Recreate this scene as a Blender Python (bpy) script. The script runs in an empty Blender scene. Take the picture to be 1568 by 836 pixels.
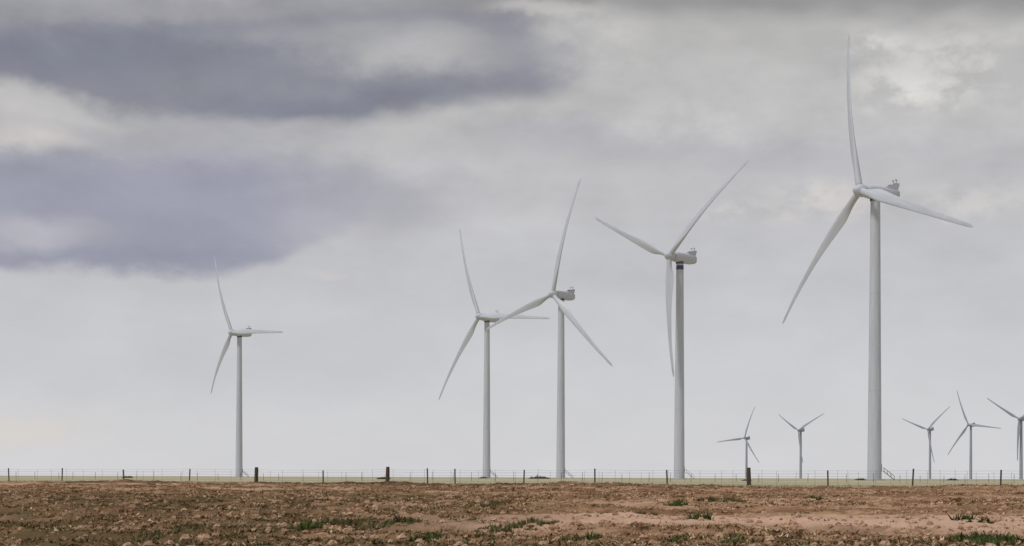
import bpy, math, random
import numpy as np
from mathutils import noise, Vector, Matrix
random.seed(7); rng=np.random.default_rng(7)
scene=bpy.context.scene
scene.view_settings.view_transform='Standard'
scene.view_settings.look='None'
scene.view_settings.exposure=0
F=2178.0
EYE=1.7
def lin(c):
    return tuple(((v/255)/12.92 if v/255<=0.04045 else ((v/255+0.055)/1.055)**2.4) for v in c)+(1.0,)

# ------------------------------------------------------------------ helpers
def link(o,parent=None):
    scene.collection.objects.link(o)
    if parent: o.parent=parent
    return o
def mesh_from(name,verts,faces,mat=None,smooth=False):
    me=bpy.data.meshes.new(name)
    me.from_pydata([tuple(v) for v in verts],[],faces)
    if smooth: me.polygons.foreach_set('use_smooth',[True]*len(me.polygons))
    if mat: me.materials.append(mat)
    me.update(); return me
class Geo:
    def __init__(s): s.v=[]; s.f=[]
    def add(s,v,f):
        n=len(s.v); s.v+= [tuple(p) for p in v]; s.f+=[tuple(i+n for i in q) for q in f]
    def box(s,c,d,rot=None):
        pts=[Vector((sx*d[0]/2,sy*d[1]/2,sz*d[2]/2)) for sx in(-1,1) for sy in(-1,1) for sz in(-1,1)]
        if rot is not None: pts=[rot@p for p in pts]
        pts=[p+Vector(c) for p in pts]
        s.add(pts,[(0,1,3,2),(4,6,7,5),(0,4,5,1),(2,3,7,6),(0,2,6,4),(1,5,7,3)])
    def tube(s,a,b,r0,r1,n=8):
        a=Vector(a);b=Vector(b);d=(b-a).normalized()
        u=d.orthogonal().normalized(); w=d.cross(u)
        v=[]
        for p,r in((a,r0),(b,r1)):
            for i in range(n):
                t=2*math.pi*i/n; v.append(p+u*math.cos(t)*r+w*math.sin(t)*r)
        f=[(i,(i+1)%n,n+(i+1)%n,n+i) for i in range(n)]+[tuple(range(n-1,-1,-1)),tuple(range(n,2*n))]
        s.add(v,f)
    def loft(s,rings,cap=True):
        n=len(rings[0]); v=[p for r in rings for p in r]; f=[]
        for k in range(len(rings)-1):
            for i in range(n):
                j=(i+1)%n; f.append((k*n+i,k*n+j,(k+1)*n+j,(k+1)*n+i))
        if cap: f+= [tuple(range(n-1,-1,-1)), tuple((len(rings)-1)*n+i for i in range(n))]
        s.add(v,f)
    def mesh(s,name,mat,smooth=False): return mesh_from(name,s.v,s.f,mat,smooth)

# ------------------------------------------------------------------ materials
def newmat(name):
    m=bpy.data.materials.new(name); m.use_nodes=True
    return m,m.node_tree,m.node_tree.nodes['Principled BSDF']
def paint(name,c1,c2,rough=.4,scale=.25,zs=.08):
    m,nt,b=newmat(name)
    tc=nt.nodes.new('ShaderNodeTexCoord'); mp=nt.nodes.new('ShaderNodeMapping')
    mp.inputs['Scale'].default_value=(1,1,zs)
    nz=nt.nodes.new('ShaderNodeTexNoise'); nz.inputs['Scale'].default_value=scale; nz.inputs['Detail'].default_value=6
    cr=nt.nodes.new('ShaderNodeValToRGB'); cr.color_ramp.elements[0].position=.3; cr.color_ramp.elements[1].position=.65
    cr.color_ramp.elements[0].color=(*c1,1); cr.color_ramp.elements[1].color=(*c2,1)
    L=nt.links.new
    L(tc.outputs['Object'],mp.inputs[0]);L(mp.outputs[0],nz.inputs['Vector']);L(nz.outputs['Fac'],cr.inputs[0]);L(cr.outputs[0],b.inputs['Base Color'])
    b.inputs['Roughness'].default_value=rough
    return m
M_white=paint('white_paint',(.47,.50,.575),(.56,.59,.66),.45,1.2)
M_far=paint('shade_tinted_white_paint',(.29,.32,.39),(.35,.38,.45),.6,1.2)  # cloud shade and haze on the far turbines, put into the paint colour
M_band=paint('navy_paint',(.05,.055,.12),(.08,.09,.17),.5,2)
M_dark=paint('dark_grille',(.07,.07,.075),(.12,.12,.13),.6,2)
M_galv=paint('galvanised_steel',(.16,.16,.17),(.25,.25,.26),.5,3)
M_conc=paint('concrete',(.30,.29,.27),(.4,.39,.36),.9,2)
M_wood=paint('weathered_wood',(.035,.025,.02),(.09,.065,.05),.9,9,.15)
M_post=paint('rusty_steel_post',(.055,.042,.035),(.12,.09,.07),.8,6)
M_wire=paint('fence_wire',(.15,.145,.14),(.23,.21,.2),.6,2)

# ------------------------------------------------------------------ terrain
def smooth(t):
    t=min(1,max(0,t)); return t*t*(3-2*t)
def sdist(x,y): return (.0102*y+.0047*x-1)/.01123   # metres beyond the fence line
def furrow(x,y):
    # old plough lines running obliquely, strongest on the left
    k=1-smooth((x+4)/30)
    return k*math.sin(2*math.pi*((y*.93+x*.42)/3.6)+2.0*noise.noise(Vector((x*.06,y*.06,5))))
def tz(x,y):
    s=sdist(x,y); r=math.hypot(x,y)
    t=min(1,max(0,(s+66)/64))
    z=min(1.1*t*(1.15-.15*t),1.1)
    if r<700:
        a=1 if s<-2 else max(.0,1-(s+2)/4)
        v=Vector((x,y,0))
        if r<150:
            z+=a*(.15*noise.noise(v*.13)+.13*noise.noise(Vector((x*.45,y*.6,3)))+.08*noise.noise(Vector((x*1.3,y*1.7,7)))+.05*noise.noise(Vector((x*4.1,y*4.3,9))))
            z+=a*.11*furrow(x,y)
            z+=.16*math.exp(-((s+4.5)/2.2)**2)*max(0,(.55+1.1*noise.noise(Vector((x*.09,2,5)))))
        z+=(1-a)*.05*noise.noise(v*.03)
    if r>950: z-=15.1*smooth((r-950)/450)
    return z
az=list(np.linspace(-27,27,620))
az=[math.radians(a) for a in az]
az+= [math.radians(a) for a in np.linspace(33,327,50)]
rs=[1,4,8,12,16]+list(np.arange(20,60,.24))+list(np.arange(60,128,.4))
r=132.
while r<45000: rs.append(r); r*=1.07
verts=[(0,0,0)];nc=len(az)
for r in rs:
    for a in az:
        x=r*math.sin(a);y=r*math.cos(a); verts.append((x,y,tz(x,y)))
faces=[(0,1+(i+1)%nc,1+i) for i in range(nc)]
for k in range(len(rs)-1):
    b0=1+k*nc;b1=b0+nc
    for i in range(nc):
        j=(i+1)%nc; faces.append((b0+i,b0+j,b1+j,b1+i))
m,nt,b=newmat('prairie_soil_and_grass')
N=nt.nodes.new;L=nt.links.new
def TM(nt):
    def Mx(op,a,b_=None,c=None,clamp=False):
        n=nt.nodes.new('ShaderNodeMath');n.operation=op;n.use_clamp=clamp
        for i,v in enumerate((a,b_,c)):
            if v is None: continue
            if isinstance(v,(int,float)): n.inputs[i].default_value=v
            else: nt.links.new(v,n.inputs[i])
        return n.outputs[0]
    def SS(v,a,b_,o0=0.,o1=1.):
        n=nt.nodes.new('ShaderNodeMapRange');n.interpolation_type='SMOOTHSTEP'
        nt.links.new(v,n.inputs[0])
        if a>b_: a,b_,o0,o1=b_,a,o1,o0
        n.inputs[1].default_value=a;n.inputs[2].default_value=b_;n.inputs[3].default_value=o0;n.inputs[4].default_value=o1
        return n.outputs[0]
    def MIX(f,a,b_):
        n=nt.nodes.new('ShaderNodeMix');n.data_type='RGBA'
        for s,v in((0,f),(6,a),(7,b_)):
            if hasattr(v,'links') : nt.links.new(v,n.inputs[s])
            elif isinstance(v,(int,float)): n.inputs[s].default_value=v
            else: n.inputs[s].default_value=v if len(v)==4 else (*v,1)
        return n.outputs[2]
    def NZ(vec,scale,detail=4,rough=.55,sc=(1,1,1),loc=(0,0,0)):
        mp=nt.nodes.new('ShaderNodeMapping');mp.inputs['Scale'].default_value=sc;mp.inputs['Location'].default_value=loc
        nt.links.new(vec,mp.inputs[0])
        n=nt.nodes.new('ShaderNodeTexNoise');n.inputs['Scale'].default_value=scale;n.inputs['Detail'].default_value=detail;n.inputs['Roughness'].default_value=rough
        nt.links.new(mp.outputs[0],n.inputs['Vector']);return n.outputs['Fac']
    return Mx,SS,MIX,NZ
Mx,SS,MIX,NZ=TM(nt)
geo=N('ShaderNodeNewGeometry');P=geo.outputs['Position']
sep=N('ShaderNodeSeparateXYZ');L(P,sep.inputs[0]);X,Y=sep.outputs[0],sep.outputs[1]
s=Mx('DIVIDE',Mx('SUBTRACT',Mx('ADD',Mx('MULTIPLY',Y,.0102),Mx('MULTIPLY',X,.0047)),1.),.01123)
soil=MIX(SS(NZ(P,.9,6,.65),.38,.62),(.23,.115,.062),(.52,.32,.195))
soil=MIX(Mx('MULTIPLY',SS(NZ(P,4,4,.7,loc=(5,3,0)),.45,.7),.6),soil,(.60,.42,.28))
soil=MIX(Mx('MULTIPLY',SS(NZ(P,.14,4,.6,sc=(.4,1.2,1),loc=(9,1,0)),.44,.58),.85),soil,(.22,.12,.06))
soil=MIX(Mx('MULTIPLY',SS(NZ(P,.2,4,.6,sc=(.35,1.2,1),loc=(1,11,0)),.54,.66),.6),soil,(.56,.38,.26))
# bare pinkish strip (a worn track)
trk=Mx('ADD',Y,Mx('MULTIPLY',Mx('SUBTRACT',NZ(P,.08,3,loc=(3,8,0)),.5),14))
tm=Mx('MULTIPLY',SS(Mx('ABSOLUTE',Mx('SUBTRACT',trk,42)),6,2.5),SS(X,-7,3))
soil=MIX(Mx('MULTIPLY',tm,.85),soil,(.66,.44,.325))
# darker, grassier soil nearest the road
soil=MIX(Mx('MULTIPLY',SS(trk,39,34),.6),soil,(.22,.135,.07))
# olive / dark growth to the left
lf=Mx('MULTIPLY',SS(X,8,-12),SS(Y,90,66))
soil=MIX(Mx('MULTIPLY',lf,SS(NZ(P,.3,5,.65,loc=(2,2,0)),.35,.58,.2,.95)),soil,(.13,.09,.042))
# darker brown soil on the bank just before the fence
bk=Mx('MULTIPLY',SS(Mx('ABSOLUTE',Mx('ADD',s,5.)),4.,1.5),SS(NZ(P,.12,4,.6,loc=(1,6,2)),.40,.54))
soil=MIX(Mx('MULTIPLY',bk,SS(X,26,-4,.15,.85)),soil,(.095,.055,.035))
field=MIX(NZ(P,.03,5,.6,sc=(1,.5,1)),(.37,.35,.22),(.52,.46,.33))
field=MIX(Mx('MULTIPLY',SS(NZ(P,.3,5,.7),.5,.7),.4),field,(.28,.29,.16))
fm=SS(Mx('ADD',s,Mx('MULTIPLY',Mx('SUBTRACT',NZ(P,.4,4),.5),6)),-3.5,0)
col=MIX(fm,soil,field)
L(col,b.inputs['Base Color']);b.inputs['Roughness'].default_value=.95;b.inputs['Specular IOR Level'].default_value=.1
bp=N('ShaderNodeBump');bp.inputs['Strength'].default_value=1.;bp.inputs['Distance'].default_value=.16
L(NZ(P,3,6,.7),bp.inputs['Height']);L(bp.outputs[0],b.inputs['Normal'])
link(bpy.data.objects.new('ground',mesh_from('ground',verts,faces,m,True)))

# ------------------------------------------------------------------ vegetation
def attr_mat(name,trans=.0):
    m,nt,b=newmat(name)
    a=nt.nodes.new('ShaderNodeAttribute');a.attribute_name='Col'
    nt.links.new(a.outputs['Color'],b.inputs['Base Color']);b.inputs['Roughness'].default_value=.9;b.inputs['Specular IOR Level'].default_value=.1
    return m
def scatter_blades(name,tufts,mat,l0=.15,l1=.9):
    """tufts: x,y,radius,height,nblades,width,color"""
    V=[];C=[]
    for (x,y,rad,h,n,w,c) in tufts:
        z=tz(x,y)-.01
        for _ in range(n):
            a=random.uniform(0,6.283);rr=rad*math.sqrt(random.random())
            bx=x+rr*math.cos(a);by=y+rr*math.sin(a)
            hh=h*random.uniform(.5,1.1)*(1-.4*(rr/rad)**2);lean=hh*random.uniform(l0,l1)
            ta=random.uniform(0,6.283);wa=random.uniform(0,3.1416);ww=w*random.uniform(.6,1.3)
            dx=math.cos(wa)*ww;dy=math.sin(wa)*ww
            V+=[(bx-dx,by-dy,z),(bx+dx,by+dy,z),(bx+lean*math.cos(ta),by+lean*math.sin(ta),z+hh)]
            k=random.uniform(.7,1.25);C+=[(c[0]*k,c[1]*k,c[2]*k,1)]*3
    F_=[(3*i,3*i+1,3*i+2) for i in range(len(V)//3)]
    me=mesh_from(name,V,F_,mat)
    at=me.color_attributes.new('Col','FLOAT_COLOR','POINT');at.data.foreach_set('color',np.array(C,dtype=np.float32).ravel())
    link(bpy.data.objects.new(name,me))
T=[]
cnt=0
while cnt<21000:
    y=28+ (97-28)*random.random()**1.1; x=random.uniform(-.42,.42)*y
    s_=sdist(x,y)
    if s_>-1.5: continue
    patch=noise.noise(Vector((x*.05,y*.15,4)))
    d=.8*noise.noise(Vector((x*.14,y*.2,1)))+.5*noise.noise(Vector((x*.6,y*.5,2)))+1.1*patch
    left=1-smooth((x+14)/26)
    fr=furrow(x,y)
    d+=.8*fr
    if abs(y-43)<4.5 and x>-4: d-=.9
    if y<36: d+=.25
    if random.random()>.18+1.0*d+.3*left:
        if random.random()>.05: continue
    q=random.random()+.35*patch
    if q<.35: c=(.46,.31,.18)
    elif q<.6: c=(.27,.165,.085)
    elif q<.85: c=(.15,.095,.045)
    else: c=(.09,.065,.03)
    if random.random()<.14: c=(.62,.48,.33)
    if left>.4 and random.random()<.6: c=(.14,.105,.045)
    T.append((x,y,random.uniform(.10,.42),random.uniform(.04,.15),random.randint(5,9),random.uniform(.018,.045),c)); cnt+=1
scatter_blades('dry_grass',T,attr_mat('dry_grass_blades'),.5,2.2)
# green weeds
W=[]
def clump(x,y,R,H,g):
    # uneven bush: a few off-centre lobes of leaves
    for _l in range(random.randint(2,4)):
        cx=x+random.gauss(0,R*.8);cy=y+random.gauss(0,R*.9);r2=R*random.uniform(.35,.8);h2=H*random.uniform(.45,1.1)
        n=int(9*r2*r2/.05)+6
        for _ in range(n):
            a=random.uniform(0,6.283);q=math.sqrt(random.random())
            k=random.uniform(.55,1.5)
            W.append((cx+q*r2*math.cos(a)*1.5,cy+q*r2*math.sin(a),.1,h2*(1-.6*q*q)*random.uniform(.5,1.15),random.randint(5,9),random.uniform(.02,.04),(g[0]*k,g[1]*k,g[2]*k)))
def at_px(px,py):
    lo,hi=20.,97.
    u=(px-784)/F
    for _ in range(30):
        mid=(lo+hi)/2
        if (EYE-tz(u*mid,mid))*F/mid > py-730-(px-784)*.0035: lo=mid
        else: hi=mid
    return u*lo,lo
GR=(.09,.12,.04);OL=(.14,.13,.06)
for px,py,R,H,g in [(1508,800,.42,.55,(.04,.062,.018)),(1070,799,.22,.6,GR),(1035,774,.3,.46,GR),(985,791,.7,.3,OL),(955,788,.5,.3,GR),
    (625,829,.35,.38,GR),(250,815,.8,.34,OL),(225,821,.5,.3,OL),(460,813,.35,.55,GR),(780,803,.9,.36,OL),(820,806,.7,.3,OL),(510,803,.7,.3,OL),
    (545,806,.6,.3,OL),(700,801,.9,.26,OL),(1225,793,.3,.28,GR),(1410,834,.4,.3,GR),(1480,831,.4,.34,GR),(1000,825,.4,.3,GR),(870,831,.35,.3,GR),
    (600,803,.7,.3,OL),(750,775,.7,.26,OL),(1100,768,.5,.3,OL),(1240,765,.5,.3,OL),(330,837,.5,.3,OL),(1500,828,.5,.3,GR),(1550,830,.4,.3,GR),
    (1530,832,.4,.3,GR),(730,833,.35,.25,GR),(1120,832,.35,.25,GR),(1240,833,.4,.25,GR)]:
    x,y=at_px(px,py); clump(x,y,R,H,g)
for _ in range(26):
    y=random.uniform(30,92);x=random.uniform(-.2,.38)*y
    if sdist(x,y)>-3: continue
    clump(x,y,random.uniform(.12,.3),random.uniform(.08,.2),OL)
scatter_blades('green_weeds',W,attr_mat('weed_leaves'))
# grass fringe along the fence and field grass beyond
T=[]
for _ in range(9000):
    x=random.uniform(-50,42); s_=random.choice((random.gauss(-1,1.3),random.uniform(-2,25)))
    y=(1+s_*.01123-.0047*x)/.0102
    c=random.choice(((.48,.42,.28),(.39,.37,.21),(.31,.31,.16),(.54,.46,.33)))
    if s_<-1.2 and random.random()<.5: c=(.12,.09,.05)
    T.append((x,y,.3,random.uniform(.06,.17)*(1.2 if abs(s_)<1.5 else .8),5,.03,c))
scatter_blades('field_grass',T,attr_mat('field_grass_blades'))
# distant shrubs low on the plain
T=[]
for u,dist,R in [(-.09,300,.9),(.018,420,1.6),(.022,424,1.2),(.165,260,.5),(.245,380,.9),(-.27,350,.8),(.31,420,1.0),(-.02,500,1.0)]:
    for _ in range(50):
        a=random.uniform(0,6.283);q=math.sqrt(random.random())
        T.append((u*dist+q*R*1.6*math.cos(a),dist+q*R*math.sin(a),.3,.9*R*(1-.7*q*q),8,.1,(.07,.08,.04)))
scatter_blades('distant_shrubs',T,attr_mat('shrub_leaves'))
# clods / stones
g=Geo()
for _ in range(5200):
    y=random.uniform(28,92);x=random.uniform(-.4,.4)*y
    if sdist(x,y)>-2: continue
    R=random.uniform(.03,.11)*(1.6 if random.random()<.15 else 1); z=tz(x,y)
    v=[];n=6
    for k,(hz,rr) in enumerate(((-.3,1),(.35,.95),(.8,.5))):
        for i in range(n):
            t=i*6.283/n+k*.3;q=R*rr*random.uniform(.7,1.25)
            v.append((x+q*math.cos(t),y+q*math.sin(t),z+hz*R*random.uniform(.8,1.2)))
    g.add(v,[(k*n+i,k*n+(i+1)%n,(k+1)*n+(i+1)%n,(k+1)*n+i) for k in range(2) for i in range(n)]+[tuple(2*n+i for i in range(n))])
mc=paint('soil_clod',(.19,.10,.055),(.52,.34,.22),.95,.8,1)
link(bpy.data.objects.new('soil_clods',g.mesh('soil_clods',mc)))

# ------------------------------------------------------------------ fence
fence=link(bpy.data.objects.new('wire_fence',None))
def fpos(u):
    d=1/(.0102+.0047*u); return u*d,d
wood=[392,593,1147]; steel=[-60,14,95,190,290,495,655,697,802,911,1022,1268,1397,1532,1640]
gw=Geo();gs=Geo();gwire=Geo();gst=Geo()
for px in wood:
    x,y=fpos((px-784)/F); z=tz(x,y)
    rings=[];H=1.2+random.uniform(-.04,.06);ln=random.uniform(-.04,.04)
    for k in range(7):
        t=k/6; rr=.15*(1-.10*t)*(1 if k<6 else .9)
        rings.append([(x+ln*t+rr*math.cos(i*6.283/9)*random.uniform(.93,1.06),y+rr*math.sin(i*6.283/9)*random.uniform(.93,1.06),z-.2+(H+.2)*t) for i in range(9)])
    gw.loft(rings)
for px in steel:
    x,y=fpos((px-784)/F); z=tz(x,y);H=random.uniform(.98,1.16);ln=random.uniform(-.07,.07)
    gs.loft([[(x+ln*t+.05*sx,y+.035*sy,z-.1+(H+.1)*t) for sx,sy in((-1,-1),(1,-1),(1,-.4),(.35,-.4),(.35,1),(-.35,1),(-.35,-.4),(-1,-.4))] for t in(0,.5,1)])
us=[(p-784)/F for p in sorted(wood+steel)]
for h in(.25,.45,.66,.86,1.02):
    for a,c in zip(us[:-1],us[1:]):
        x0,y0=fpos(a);x1,y1=fpos(c);xm,ym=(x0+x1)/2,(y0+y1)/2
        z0=tz(x0,y0)+h;z1=tz(x1,y1)+h
        gwire.tube((x0,y0,z0),(xm,ym,(z0+z1)/2-.03),.005,.005,5);gwire.tube((xm,ym,(z0+z1)/2-.03),(x1,y1,z1),.005,.005,5)
u=-.40
while u<.4:
    x,y=fpos(u);z=tz(x,y);gst.tube((x,y,z),(x+random.uniform(-.04,.04),y,z+random.uniform(.9,1.08)),.008,.008,5)
    u+=random.uniform(.006,.016)
for nm,gg,mm in(('wooden_posts',gw,M_wood),('steel_posts',gs,M_post),('wires',gwire,M_wire),('wire_stays',gst,M_wire)):
    link(bpy.data.objects.new(nm,gg.mesh(nm,mm)),fence)
# a second, farther fence
f2=link(bpy.data.objects.new('wire_fence',None)); g1=Geo();g2=Geo()
prev=None
for i in range(60):
    x=-75+i*2.9+random.uniform(-.5,.5);y=190-.12*x;z=tz(x,y)
    g1.tube((x,y,z-.1),(x+random.uniform(-.04,.04),y,z+random.uniform(.9,1.3)),.03,.025,6)
    if prev:
        for h in(.4,.75,1.05): g2.tube((prev[0],prev[1],prev[2]+h),(x,y,z+h),.006,.006,4)
    prev=(x,y,z)
link(bpy.data.objects.new('posts',g1.mesh('far_posts',M_post)),f2);link(bpy.data.objects.new('wires',g2.mesh('far_wires',M_wire)),f2)

# ------------------------------------------------------------------ turbine parts
HUB=80.
def ring(r,z,n=40): return [(r*math.cos(2*math.pi*i/n),r*math.sin(2*math.pi*i/n),z) for i in range(n)]
def tower_geo():
    g=Geo()
    zs=[-.5]+[78.1*k/24 for k in range(1,25)]
    g.loft([ring(1.95+(1.32-1.95)*max(z,0)/78.1,z) for z in zs],False);return g
me_tower=tower_geo().mesh('tower',M_white,True)
g=Geo()
for zf in(25.,52.):
    rr=1.95+(1.32-1.95)*zf/78.1
    g.loft([ring(rr-.05,zf-.1),ring(rr+.03,zf-.08),ring(rr+.03,zf+.08),ring(rr-.05,zf+.1)],False)
me_fl=g.mesh('tower_flanges',M_white)
RB=46.5
def soff(rho): return RB*(.08*rho-.135*rho*rho)   # + = upwind (-Y)
def blade_mesh(mat,R=RB):
    g=Geo();rings=[];n=22
    st=[.022,.04,.06,.085,.11,.14,.17,.2,.24,.28,.33,.39,.45,.52,.6,.68,.76,.84,.9,.95,.98,.995,1.0]
    cp=[(0,1.9),(.05,1.95),(.1,2.5),(.15,3.1),(.2,3.35),(.25,3.25),(.35,2.75),(.5,2.15),(.7,1.6),(.85,1.3),(.95,1.05),(.985,.75),(1,.25)]
    for rho in st:
        ch=np.interp(rho,[c[0] for c in cp],[c[1] for c in cp])
        k=smooth((rho-.04)/.14)           # circle -> aerofoil
        th=np.interp(rho,[0,.05,.15,.25,.5,1],[1,.95,.5,.32,.24,.2])
        beta=math.radians(np.interp(rho,[0,.2,.4,.7,1],[15,12,6,2,0])+2)
        off=soff(rho)
        pts=[]
        for i in range(n):
            t=2*math.pi*i/n
            xc=.5*(1+math.cos(t)) # 1 = leading
            cx=(xc-.5)*1.9; cy=.95*math.sin(t)
            q=1-xc
            ya=5*th*(.2969*math.sqrt(max(q,0))-.126*q-.3516*q*q+.2843*q**3-.1015*q**4)*ch
            ax=(xc-.66)*ch; ay=ya*(1 if math.sin(t)>=0 else -.8)
            px=cx*(1-k)+ax*k;py=cy*(1-k)+ay*k
            x=px*math.cos(beta)+py*math.sin(beta); y=-px*math.sin(beta)+py*math.cos(beta)
            pts.append((x,y-off,rho*R))
        rings.append(pts)
    g.loft(rings);return g.mesh('blade',mat,True)
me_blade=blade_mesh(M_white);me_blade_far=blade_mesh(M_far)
def loftY(secs,n=36,e=2.6):
    g=Geo();rings=[]
    for (y,w,h,zc) in secs:
        r=[]
        for i in range(n):
            t=2*math.pi*i/n;c,s_=math.cos(t),math.sin(t)
            r.append((w*math.copysign(abs(c)**(2/e),c),y,zc+h*math.copysign(abs(s_)**(2/e),s_)))
        rings.append(r)
    g.loft(rings);return g
nac=loftY([(-3.35,1.25,1.3,0),(-3.2,1.5,1.55,0),(-2,1.65,1.75,0),(0,1.7,1.85,0),(3,1.7,1.85,0),(5.2,1.65,1.75,.05),(6.6,1.5,1.55,.1),(7.3,1.25,1.25,.15),(7.55,.9,.9,.2)],36,3.2)
me_nac=nac.mesh('nacelle_shell',M_white,True)
g=Geo()
g.tube((0,0,-2.35),(0,0,-1.5),1.36,1.5,32)
me_yaw=g.mesh('yaw_collar',M_dark)
g=Geo()
rx=lambda a:Matrix.Rotation(math.radians(a),3,'X')
for sx in(-1.25,1.25):
    g.add([(sx-.06,2.6,1.6),(sx-.06,6.6,1.5),(sx-.06,7.1,3.3),(sx-.06,5.5,3.3),(sx+.06,2.6,1.6),(sx+.06,6.6,1.5),(sx+.06,7.1,3.3),(sx+.06,5.5,3.3)],
      [(0,1,2,3),(7,6,5,4),(0,4,5,1),(1,5,6,2),(2,6,7,3),(3,7,4,0)])
g.box((0,6.2,2.4),(2.36,.12,1.4),rx(-16)); g.box((0,4.0,1.98),(2.3,1.6,.4))
me_cool=g.mesh('cooler_housing',M_white)
g=Geo();g.box((0,5.6,2.5),(2.3,.3,1.2),rx(-16)); 
for sx in(-.7,.7):
    g.tube((sx,6.3,2.9),(sx,6.4,4.3),.08,.06,6);g.tube((sx-.4,6.4,4.25),(sx+.4,6.4,4.25),.07,.07,6);g.tube((sx-.4,6.4,4.25),(sx-.4,6.4,4.6),.12,.12,6)
me_inst=g.mesh('wind_instruments',M_dark)
def spinner(mat):
    g=Geo();rings=[]
    for y,r in((-3.38,1.45),(-3.6,1.62),(-4.3,1.78),(-5.2,1.8),(-5.9,1.62),(-6.5,1.25),(-7.0,.8),(-7.3,.35),(-7.38,.08)):
        rings.append([(r*math.cos(2*math.pi*i/32),y,r*math.sin(2*math.pi*i/32)) for i in range(32)])
    g.loft(rings)
    return g.mesh('hub_spinner',mat,True)
me_spin=spinner(M_white)
g=Geo()
for i in range(9):
    t=i/8; g.box((2.3+.35+ (1-t)*2.6,0,.15+t*2.15),(.3,.9,.05))
for sy in(-.48,.48):
    g.tube((5.5,sy,.05),(2.5,sy,2.45),.07,.07,6);g.tube((5.4,sy,1.1),(2.6,sy,3.4),.045,.045,6)
    for t in(0,.33,.66,1): g.tube((5.4-2.8*t,sy,.1+2.3*t),(5.4-2.8*t,sy,1.1+2.3*t),.04,.04,6)
    g.tube((2.6,sy,3.4),(1.9,sy,3.4),.045,.045,6)
g.box((2.35,0,2.42),(1.0,1.0,.06))
me_stair=g.mesh('access_stairs',M_galv)
g=Geo();g.box((1.9,0,3.5),(.16,.8,2.0));me_door=g.mesh('tower_door',M_dark)
g=Geo();g.loft([ring(2.9,-.6),ring(2.9,.12),ring(2.8,.2),ring(2.0,.21)]);me_pad=g.mesh('foundation_ring',M_conc)
g=Geo();g.loft([ring(1.375,75.6),ring(1.36,77.1)],False);me_band=g.mesh('logo_band',M_band,True)

def rotz(v,a): c,s_=math.cos(a),math.sin(a); return (c*v[0]-s_*v[1],s_*v[0]+c*v[1],v[2])
def tip_view(x,y,zb,hubz,theta,phase,k,sc,tilt):
    R=RB*sc;ph=math.radians(phase+120*k)
    v=(R*math.sin(ph),-5.1-soff(1.),R*math.cos(ph))
    t=-math.radians(tilt);v=(v[0],v[1]*math.cos(t)-v[2]*math.sin(t),v[1]*math.sin(t)+v[2]*math.cos(t)+hubz)
    v=rotz(v,-math.radians(theta)); X_,Y_,Z_=v[0]+x,v[1]+y,v[2]+zb-EYE
    return X_/Y_*F,Z_/Y_*F
def solve(u,dist,zb,hubz,tips,psi0,ph0,s0,s1):
    """least-squares pose (yaw, rotor phase, blade scale, rotor tilt) from the observed bearings of the blade tips"""
    best=None
    def er(tp,*a):
        p,q=tip_view(u*dist,dist,zb,hubz,*a)
        return (p-(tp[0]-784))**2+(q-(730+(tp[0]-784)*.0035-tp[1]))**2
    for psi in np.arange(psi0-18,psi0+18.1,1.5):
        th=psi+math.degrees(math.atan(u))
        for ph in np.arange(ph0-14,ph0+14.1,1.):
            for sc in np.arange(s0,s1+.001,.02):
              for tilt in (0,1.5,3,4.5):
                e=sum(er(tp,th,ph,k,sc,tilt) for k,tp in enumerate(tips) if tp)
                if best is None or e<best[0]: best=(e,psi,ph,sc,tilt)
    e,psi,ph,sc,tilt=best; th=psi+math.degrees(math.atan(u)); bl=[]
    for k,tp in enumerate(tips):
        if tp is None: bl.append((ph,sc)); continue
        bl.append(min((er(tp,th,ph+dp,k,s_,tilt),(ph+dp,s_)) for dp in np.arange(-5,5.1,.5) for s_ in np.arange(sc-.08,sc+.1,.01))[1])
    return psi,bl,tilt
def turbine(u,dist,psi,phase,tips,hubz=HUB,far=False,band=False):
    x,y=u*dist,dist; z=tz(x,y)
    psi,bl,tilt=solve(u,dist,z,hubz,tips,psi,phase,.9 if far else .96,1.14 if far else 1.10)
    root=link(bpy.data.objects.new('wind_turbine',None)); root.location=(x,y,z)
    theta=psi+math.degrees(math.atan(u)); root.rotation_euler=(0,0,math.radians(-theta))
    def part(name,me,parent,loc=(0,0,0),rot=(0,0,0),mat=None):
        o=link(bpy.data.objects.new(name,me),parent);o.location=loc;o.rotation_euler=rot
        if mat:
            o.material_slots[0].link='OBJECT';o.material_slots[0].material=mat
        return o
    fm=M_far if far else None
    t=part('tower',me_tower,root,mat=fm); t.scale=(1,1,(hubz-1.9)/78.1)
    if not far: part('tower_flanges',me_fl,root)
    top=link(bpy.data.objects.new('nacelle',None),root);top.location=(0,0,hubz);top.rotation_euler=(-math.radians(tilt),0,0)
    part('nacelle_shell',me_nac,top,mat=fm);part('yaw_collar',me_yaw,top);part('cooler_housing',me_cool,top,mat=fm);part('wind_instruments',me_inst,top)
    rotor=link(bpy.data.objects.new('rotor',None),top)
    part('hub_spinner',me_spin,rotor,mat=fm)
    for k in range(3):
        ph,sc=bl[k]
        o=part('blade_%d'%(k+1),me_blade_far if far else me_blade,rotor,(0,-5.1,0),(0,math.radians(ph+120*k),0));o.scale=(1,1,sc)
    st_rot=(0,0,math.radians(theta-8))
    part('access_stairs',me_stair,root,rot=st_rot);part('tower_door',me_door,root,rot=st_rot);part('foundation_ring',me_pad,root)
    if band: part('logo_band',me_band,root)
turbine((1339-784)/F,396,45,-14,[(1299,50),(1489,347),(1197,496)])
turbine((1040-784)/F,514,45,46,[(1146,245),(1031,577),(910,332)],band=True)
turbine((858.5-784)/F,622,43,10,[(888,273),(937,561),(743,504)])
turbine((745-784)/F,711,44,-24,[(703,348),(841,488),(671,612)])
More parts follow.
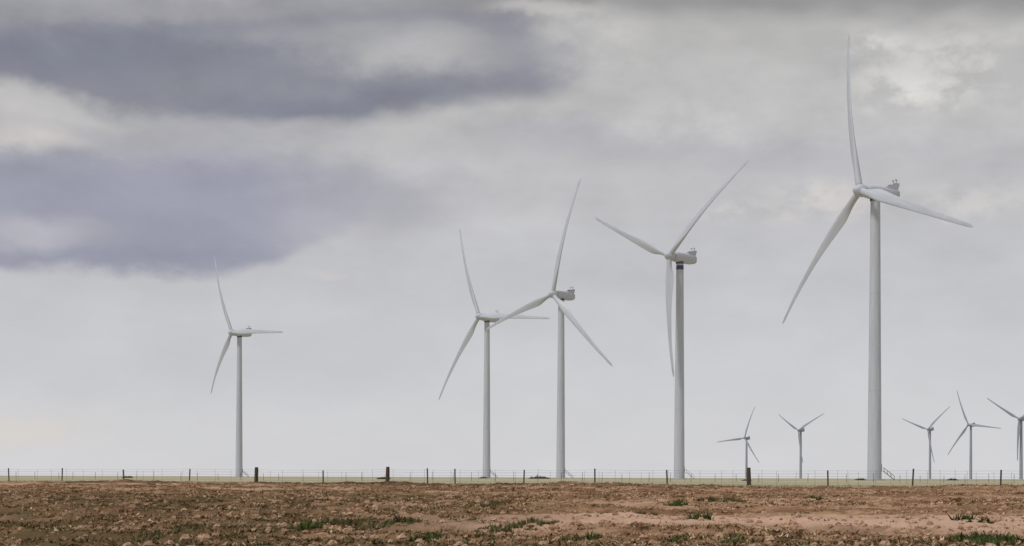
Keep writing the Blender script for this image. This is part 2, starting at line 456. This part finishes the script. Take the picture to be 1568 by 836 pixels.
turbine((366-784)/F,792,54,-27,[(326,391),(433,509),(323,602)])
for px,d,psi,ph,el,tips in[(1143,2135,30,15,59,[(1156,622),(1163,709),(1097,677)]),(1226,2000,35,60,66.5,[(1262,633),(1234,709),(1193,633)]),
    (1424,2090,32,50,71.6,[(1455,622),None,(1381,641)]),(1486.5,1815,35,-22,68,[(1465,597),(1533,656),(1451,697)]),(1563.5,1545,30,-60,64.5,[(1511,609),None,(1558,706)])]:
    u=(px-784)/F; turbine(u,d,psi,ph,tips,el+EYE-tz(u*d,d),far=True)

# ------------------------------------------------------------------ sky
SUN_EL,SUN_AZ=48,232   # azimuth clockwise from +Y (view direction): behind-left of the viewer
w=bpy.data.worlds.new('World');scene.world=w;w.use_nodes=True
nt=w.node_tree;nt.nodes.clear();N=nt.nodes.new;L=nt.links.new
Mx,SS,MIX,NZ=TM(nt)
out=N('ShaderNodeOutputWorld')
sky=N('ShaderNodeTexSky');sky.sky_type='NISHITA';sky.sun_disc=False
sky.sun_elevation=math.radians(SUN_EL);sky.sun_rotation=math.radians(SUN_AZ)
bg1=N('ShaderNodeBackground');bg1.inputs[1].default_value=.1;L(sky.outputs[0],bg1.inputs[0])
tc=N('ShaderNodeTexCoord');D=tc.outputs['Generated']
sep=N('ShaderNodeSeparateXYZ');L(D,sep.inputs[0]);dx,dy,dz=sep.outputs
yy=Mx('MAXIMUM',dy,.25)
U0=Mx('DIVIDE',dx,yy);V0=Mx('DIVIDE',dz,yy)
n1=NZ(D,8,3,.5,(1,1,1.8));n2=NZ(D,8,3,.5,(1,1,2.2),(3.1,7.7,1.3));n3=NZ(D,30,5,.58,(1,1,1.6),(8,2,4))
U=Mx('ADD',U0,Mx('ADD',Mx('MULTIPLY',Mx('SUBTRACT',n1,.5),.10),Mx('MULTIPLY',Mx('SUBTRACT',n3,.5),.028)))
V=Mx('ADD',V0,Mx('ADD',Mx('MULTIPLY',Mx('SUBTRACT',n2,.5),.036),Mx('MULTIPLY',Mx('SUBTRACT',n3,.5),.02)))
u_=lambda px:(px-784)/F
v_=lambda py:(730-py)/F
cr=N('ShaderNodeValToRGB');L(Mx('DIVIDE',V,.36),cr.inputs[0])
E=cr.color_ramp.elements
stops=[(0,(211,211,214)),(.16,(206,206,209)),(.36,(197,197,200)),(.55,(192,191,193)),(.75,(192,191,190)),(.93,(186,184,182)),(1,(172,170,170))]
E[0].position=0;E[0].color=lin(stops[0][1]);E[1].position=1;E[1].color=lin(stops[-1][1])
for p,c in stops[1:-1]:
    e=E.new(p);e.color=lin(c)
C=cr.outputs[0]
def curve(pts):
    fc=N('ShaderNodeFloatCurve');L(Mx('ADD',U,.5),fc.inputs['Value'])
    c=fc.mapping.curves[0]
    P_=[(u_(a)+.5,v_(b_)+.3) for a,b_ in pts]
    c.points[0].location=(0,P_[0][1]);c.points[1].location=(1,P_[-1][1])
    for p in P_: c.points.new(*p)
    fc.mapping.extend='HORIZONTAL';fc.mapping.update()
    return Mx('SUBTRACT',fc.outputs[0],.3)
def above(pts,soft): return SS(Mx('SUBTRACT',V,curve(pts)),-soft/F/2,soft/F/2)
def below(py,soft): return SS(V,v_(py)+soft/F,v_(py)-soft/F)
def leftof(px,soft): return SS(U,u_(px)+soft/F,u_(px)-soft/F)
def ell(px,py,rx_,ry_,inner=.1):
    a=Mx('DIVIDE',Mx('SUBTRACT',U,u_(px)),rx_/F);b_=Mx('DIVIDE',Mx('SUBTRACT',V,v_(py)),ry_/F)
    d=Mx('ADD',Mx('MULTIPLY',a,a),Mx('MULTIPLY',b_,b_))
    return SS(Mx('SQRT',d),1.5,inner)
def mul(*a):
    r=a[0]
    for b_ in a[1:]: r=Mx('MULTIPLY',r,b_)
    return r
def over(mask,col,k=1.):
    global C
    C=MIX(Mx('MULTIPLY',mask,k),C,lin(col))
# mid-sky gentle lumps
over(ell(560,300,170,55),(170,169,178),.8)
over(ell(850,215,190,30),(176,175,181),.65)
over(ell(1200,230,220,28),(179,178,183),.6)
over(ell(1500,240,140,30),(181,180,184),.5)
over(ell(1000,420,200,35),(189,188,193),.5)
over(ell(350,560,330,70),(196,196,201),.6)
# long blue-grey bank, left
bank=mul(above([(-500,415),(0,414),(100,406),(250,417),(400,412),(470,385),(560,320),(640,250),(900,180),(1500,100)],28),below(222,75),leftof(480,130))
over(bank,(153,154,170),.92)
over(ell(80,260,240,26),(146,148,163),.45)
over(ell(250,395,200,14),(148,150,167),.4)
over(ell(50,362,120,24),(183,181,188),.85)
over(ell(300,200,230,26),(171,170,176),.7)
over(ell(-30,170,200,44),(190,187,186),.85)
over(ell(60,208,80,22),(207,203,199),.9)
# slate cloud, upper left
slate=mul(above([(-500,100),(0,120),(100,142),(200,165),(350,178),(540,182),(640,170),(740,158),(840,146),(1000,130)],40),leftof(825,65),below(-10,80))
over(slate,(135,136,147),.93)
over(ell(120,75,290,44),(123,126,140),.6)
over(ell(480,158,170,18),(127,129,144),.55)
over(ell(760,120,70,26),(150,150,159),.5)
over(ell(330,20,300,15),(160,159,163),.6)
over(ell(620,80,160,38,.2),(184,183,183),.95)
over(ell(480,60,150,22),(168,168,172),.6)
# dark rim high right, bright gaps
over(mul(SS(V,v_(42),v_(-12)),SS(U,u_(540),u_(720))),(145,143,144),.85)
over(ell(830,14,80,14),(203,200,197),.85)
# bright puffs
puff=SS(n3,.38,.60)
over(mul(ell(1415,130,85,34),puff),(226,223,218),1.)
over(mul(ell(1385,66,75,24),puff),(219,216,212),1.)
over(mul(ell(1500,95,110,55),puff),(212,209,206),.9)
over(mul(ell(1170,322,80,18),puff),(213,207,202),1.)
over(mul(ell(1285,290,75,28),puff),(213,207,203),1.)
over(mul(ell(1480,300,120,26),puff),(207,204,202),.9)
over(mul(ell(900,60,60,60),puff),(199,197,195),.6)
over(mul(ell(1080,180,120,30),puff),(200,198,196),.6)
over(mul(ell(470,442,60,12),puff),(207,202,201),.9)
over(ell(10,668,130,36),(217,210,204),.7)
# overall mottling
big=NZ(D,14,4,.55,(1,1,2.2),(4,4,9))
k=Mx('ADD',1.,Mx('MULTIPLY',Mx('SUBTRACT',big,.5),Mx('ADD',.12,SS(V0,.02,.28,0.,.32))))
k=Mx('ADD',k,Mx('MULTIPLY',Mx('SUBTRACT',n3,.5),SS(V0,.04,.3,.02,.24)))
# overcast luminance rises toward the zenith (outside the photographed band)
k=Mx('MULTIPLY',k,SS(dz,.36,.95,1.,2.2))
hsv=N('ShaderNodeVectorMath');hsv.operation='SCALE';L(C,hsv.inputs[0]);L(k,hsv.inputs['Scale'])
bg2=N('ShaderNodeBackground');L(hsv.outputs[0],bg2.inputs[0]);bg2.inputs[1].default_value=1.0
ms=N('ShaderNodeMixShader');ms.inputs[0].default_value=.96
L(bg1.outputs[0],ms.inputs[1]);L(bg2.outputs[0],ms.inputs[2]);L(ms.outputs[0],out.inputs[0])
w.name='sky'

sun=bpy.data.lights.new('sun','SUN');sun.energy=1.4;sun.angle=math.radians(10);sun.color=(1,.98,.95)
so=link(bpy.data.objects.new('sun',sun))
a=math.radians(SUN_AZ);e=math.radians(SUN_EL)
sd=Vector((math.sin(a)*math.cos(e),math.cos(a)*math.cos(e),math.sin(e)))
so.rotation_euler=sd.to_track_quat('Z','Y').to_euler()

cam=bpy.data.cameras.new('camera');co=link(bpy.data.objects.new('camera',cam))
cam.lens=50;cam.sensor_width=36;cam.shift_y=312/1568;cam.clip_end=100000;cam.clip_start=.1
co.location=(0,0,EYE);co.rotation_euler=(math.radians(90),math.radians(-.2),0)
scene.camera=co
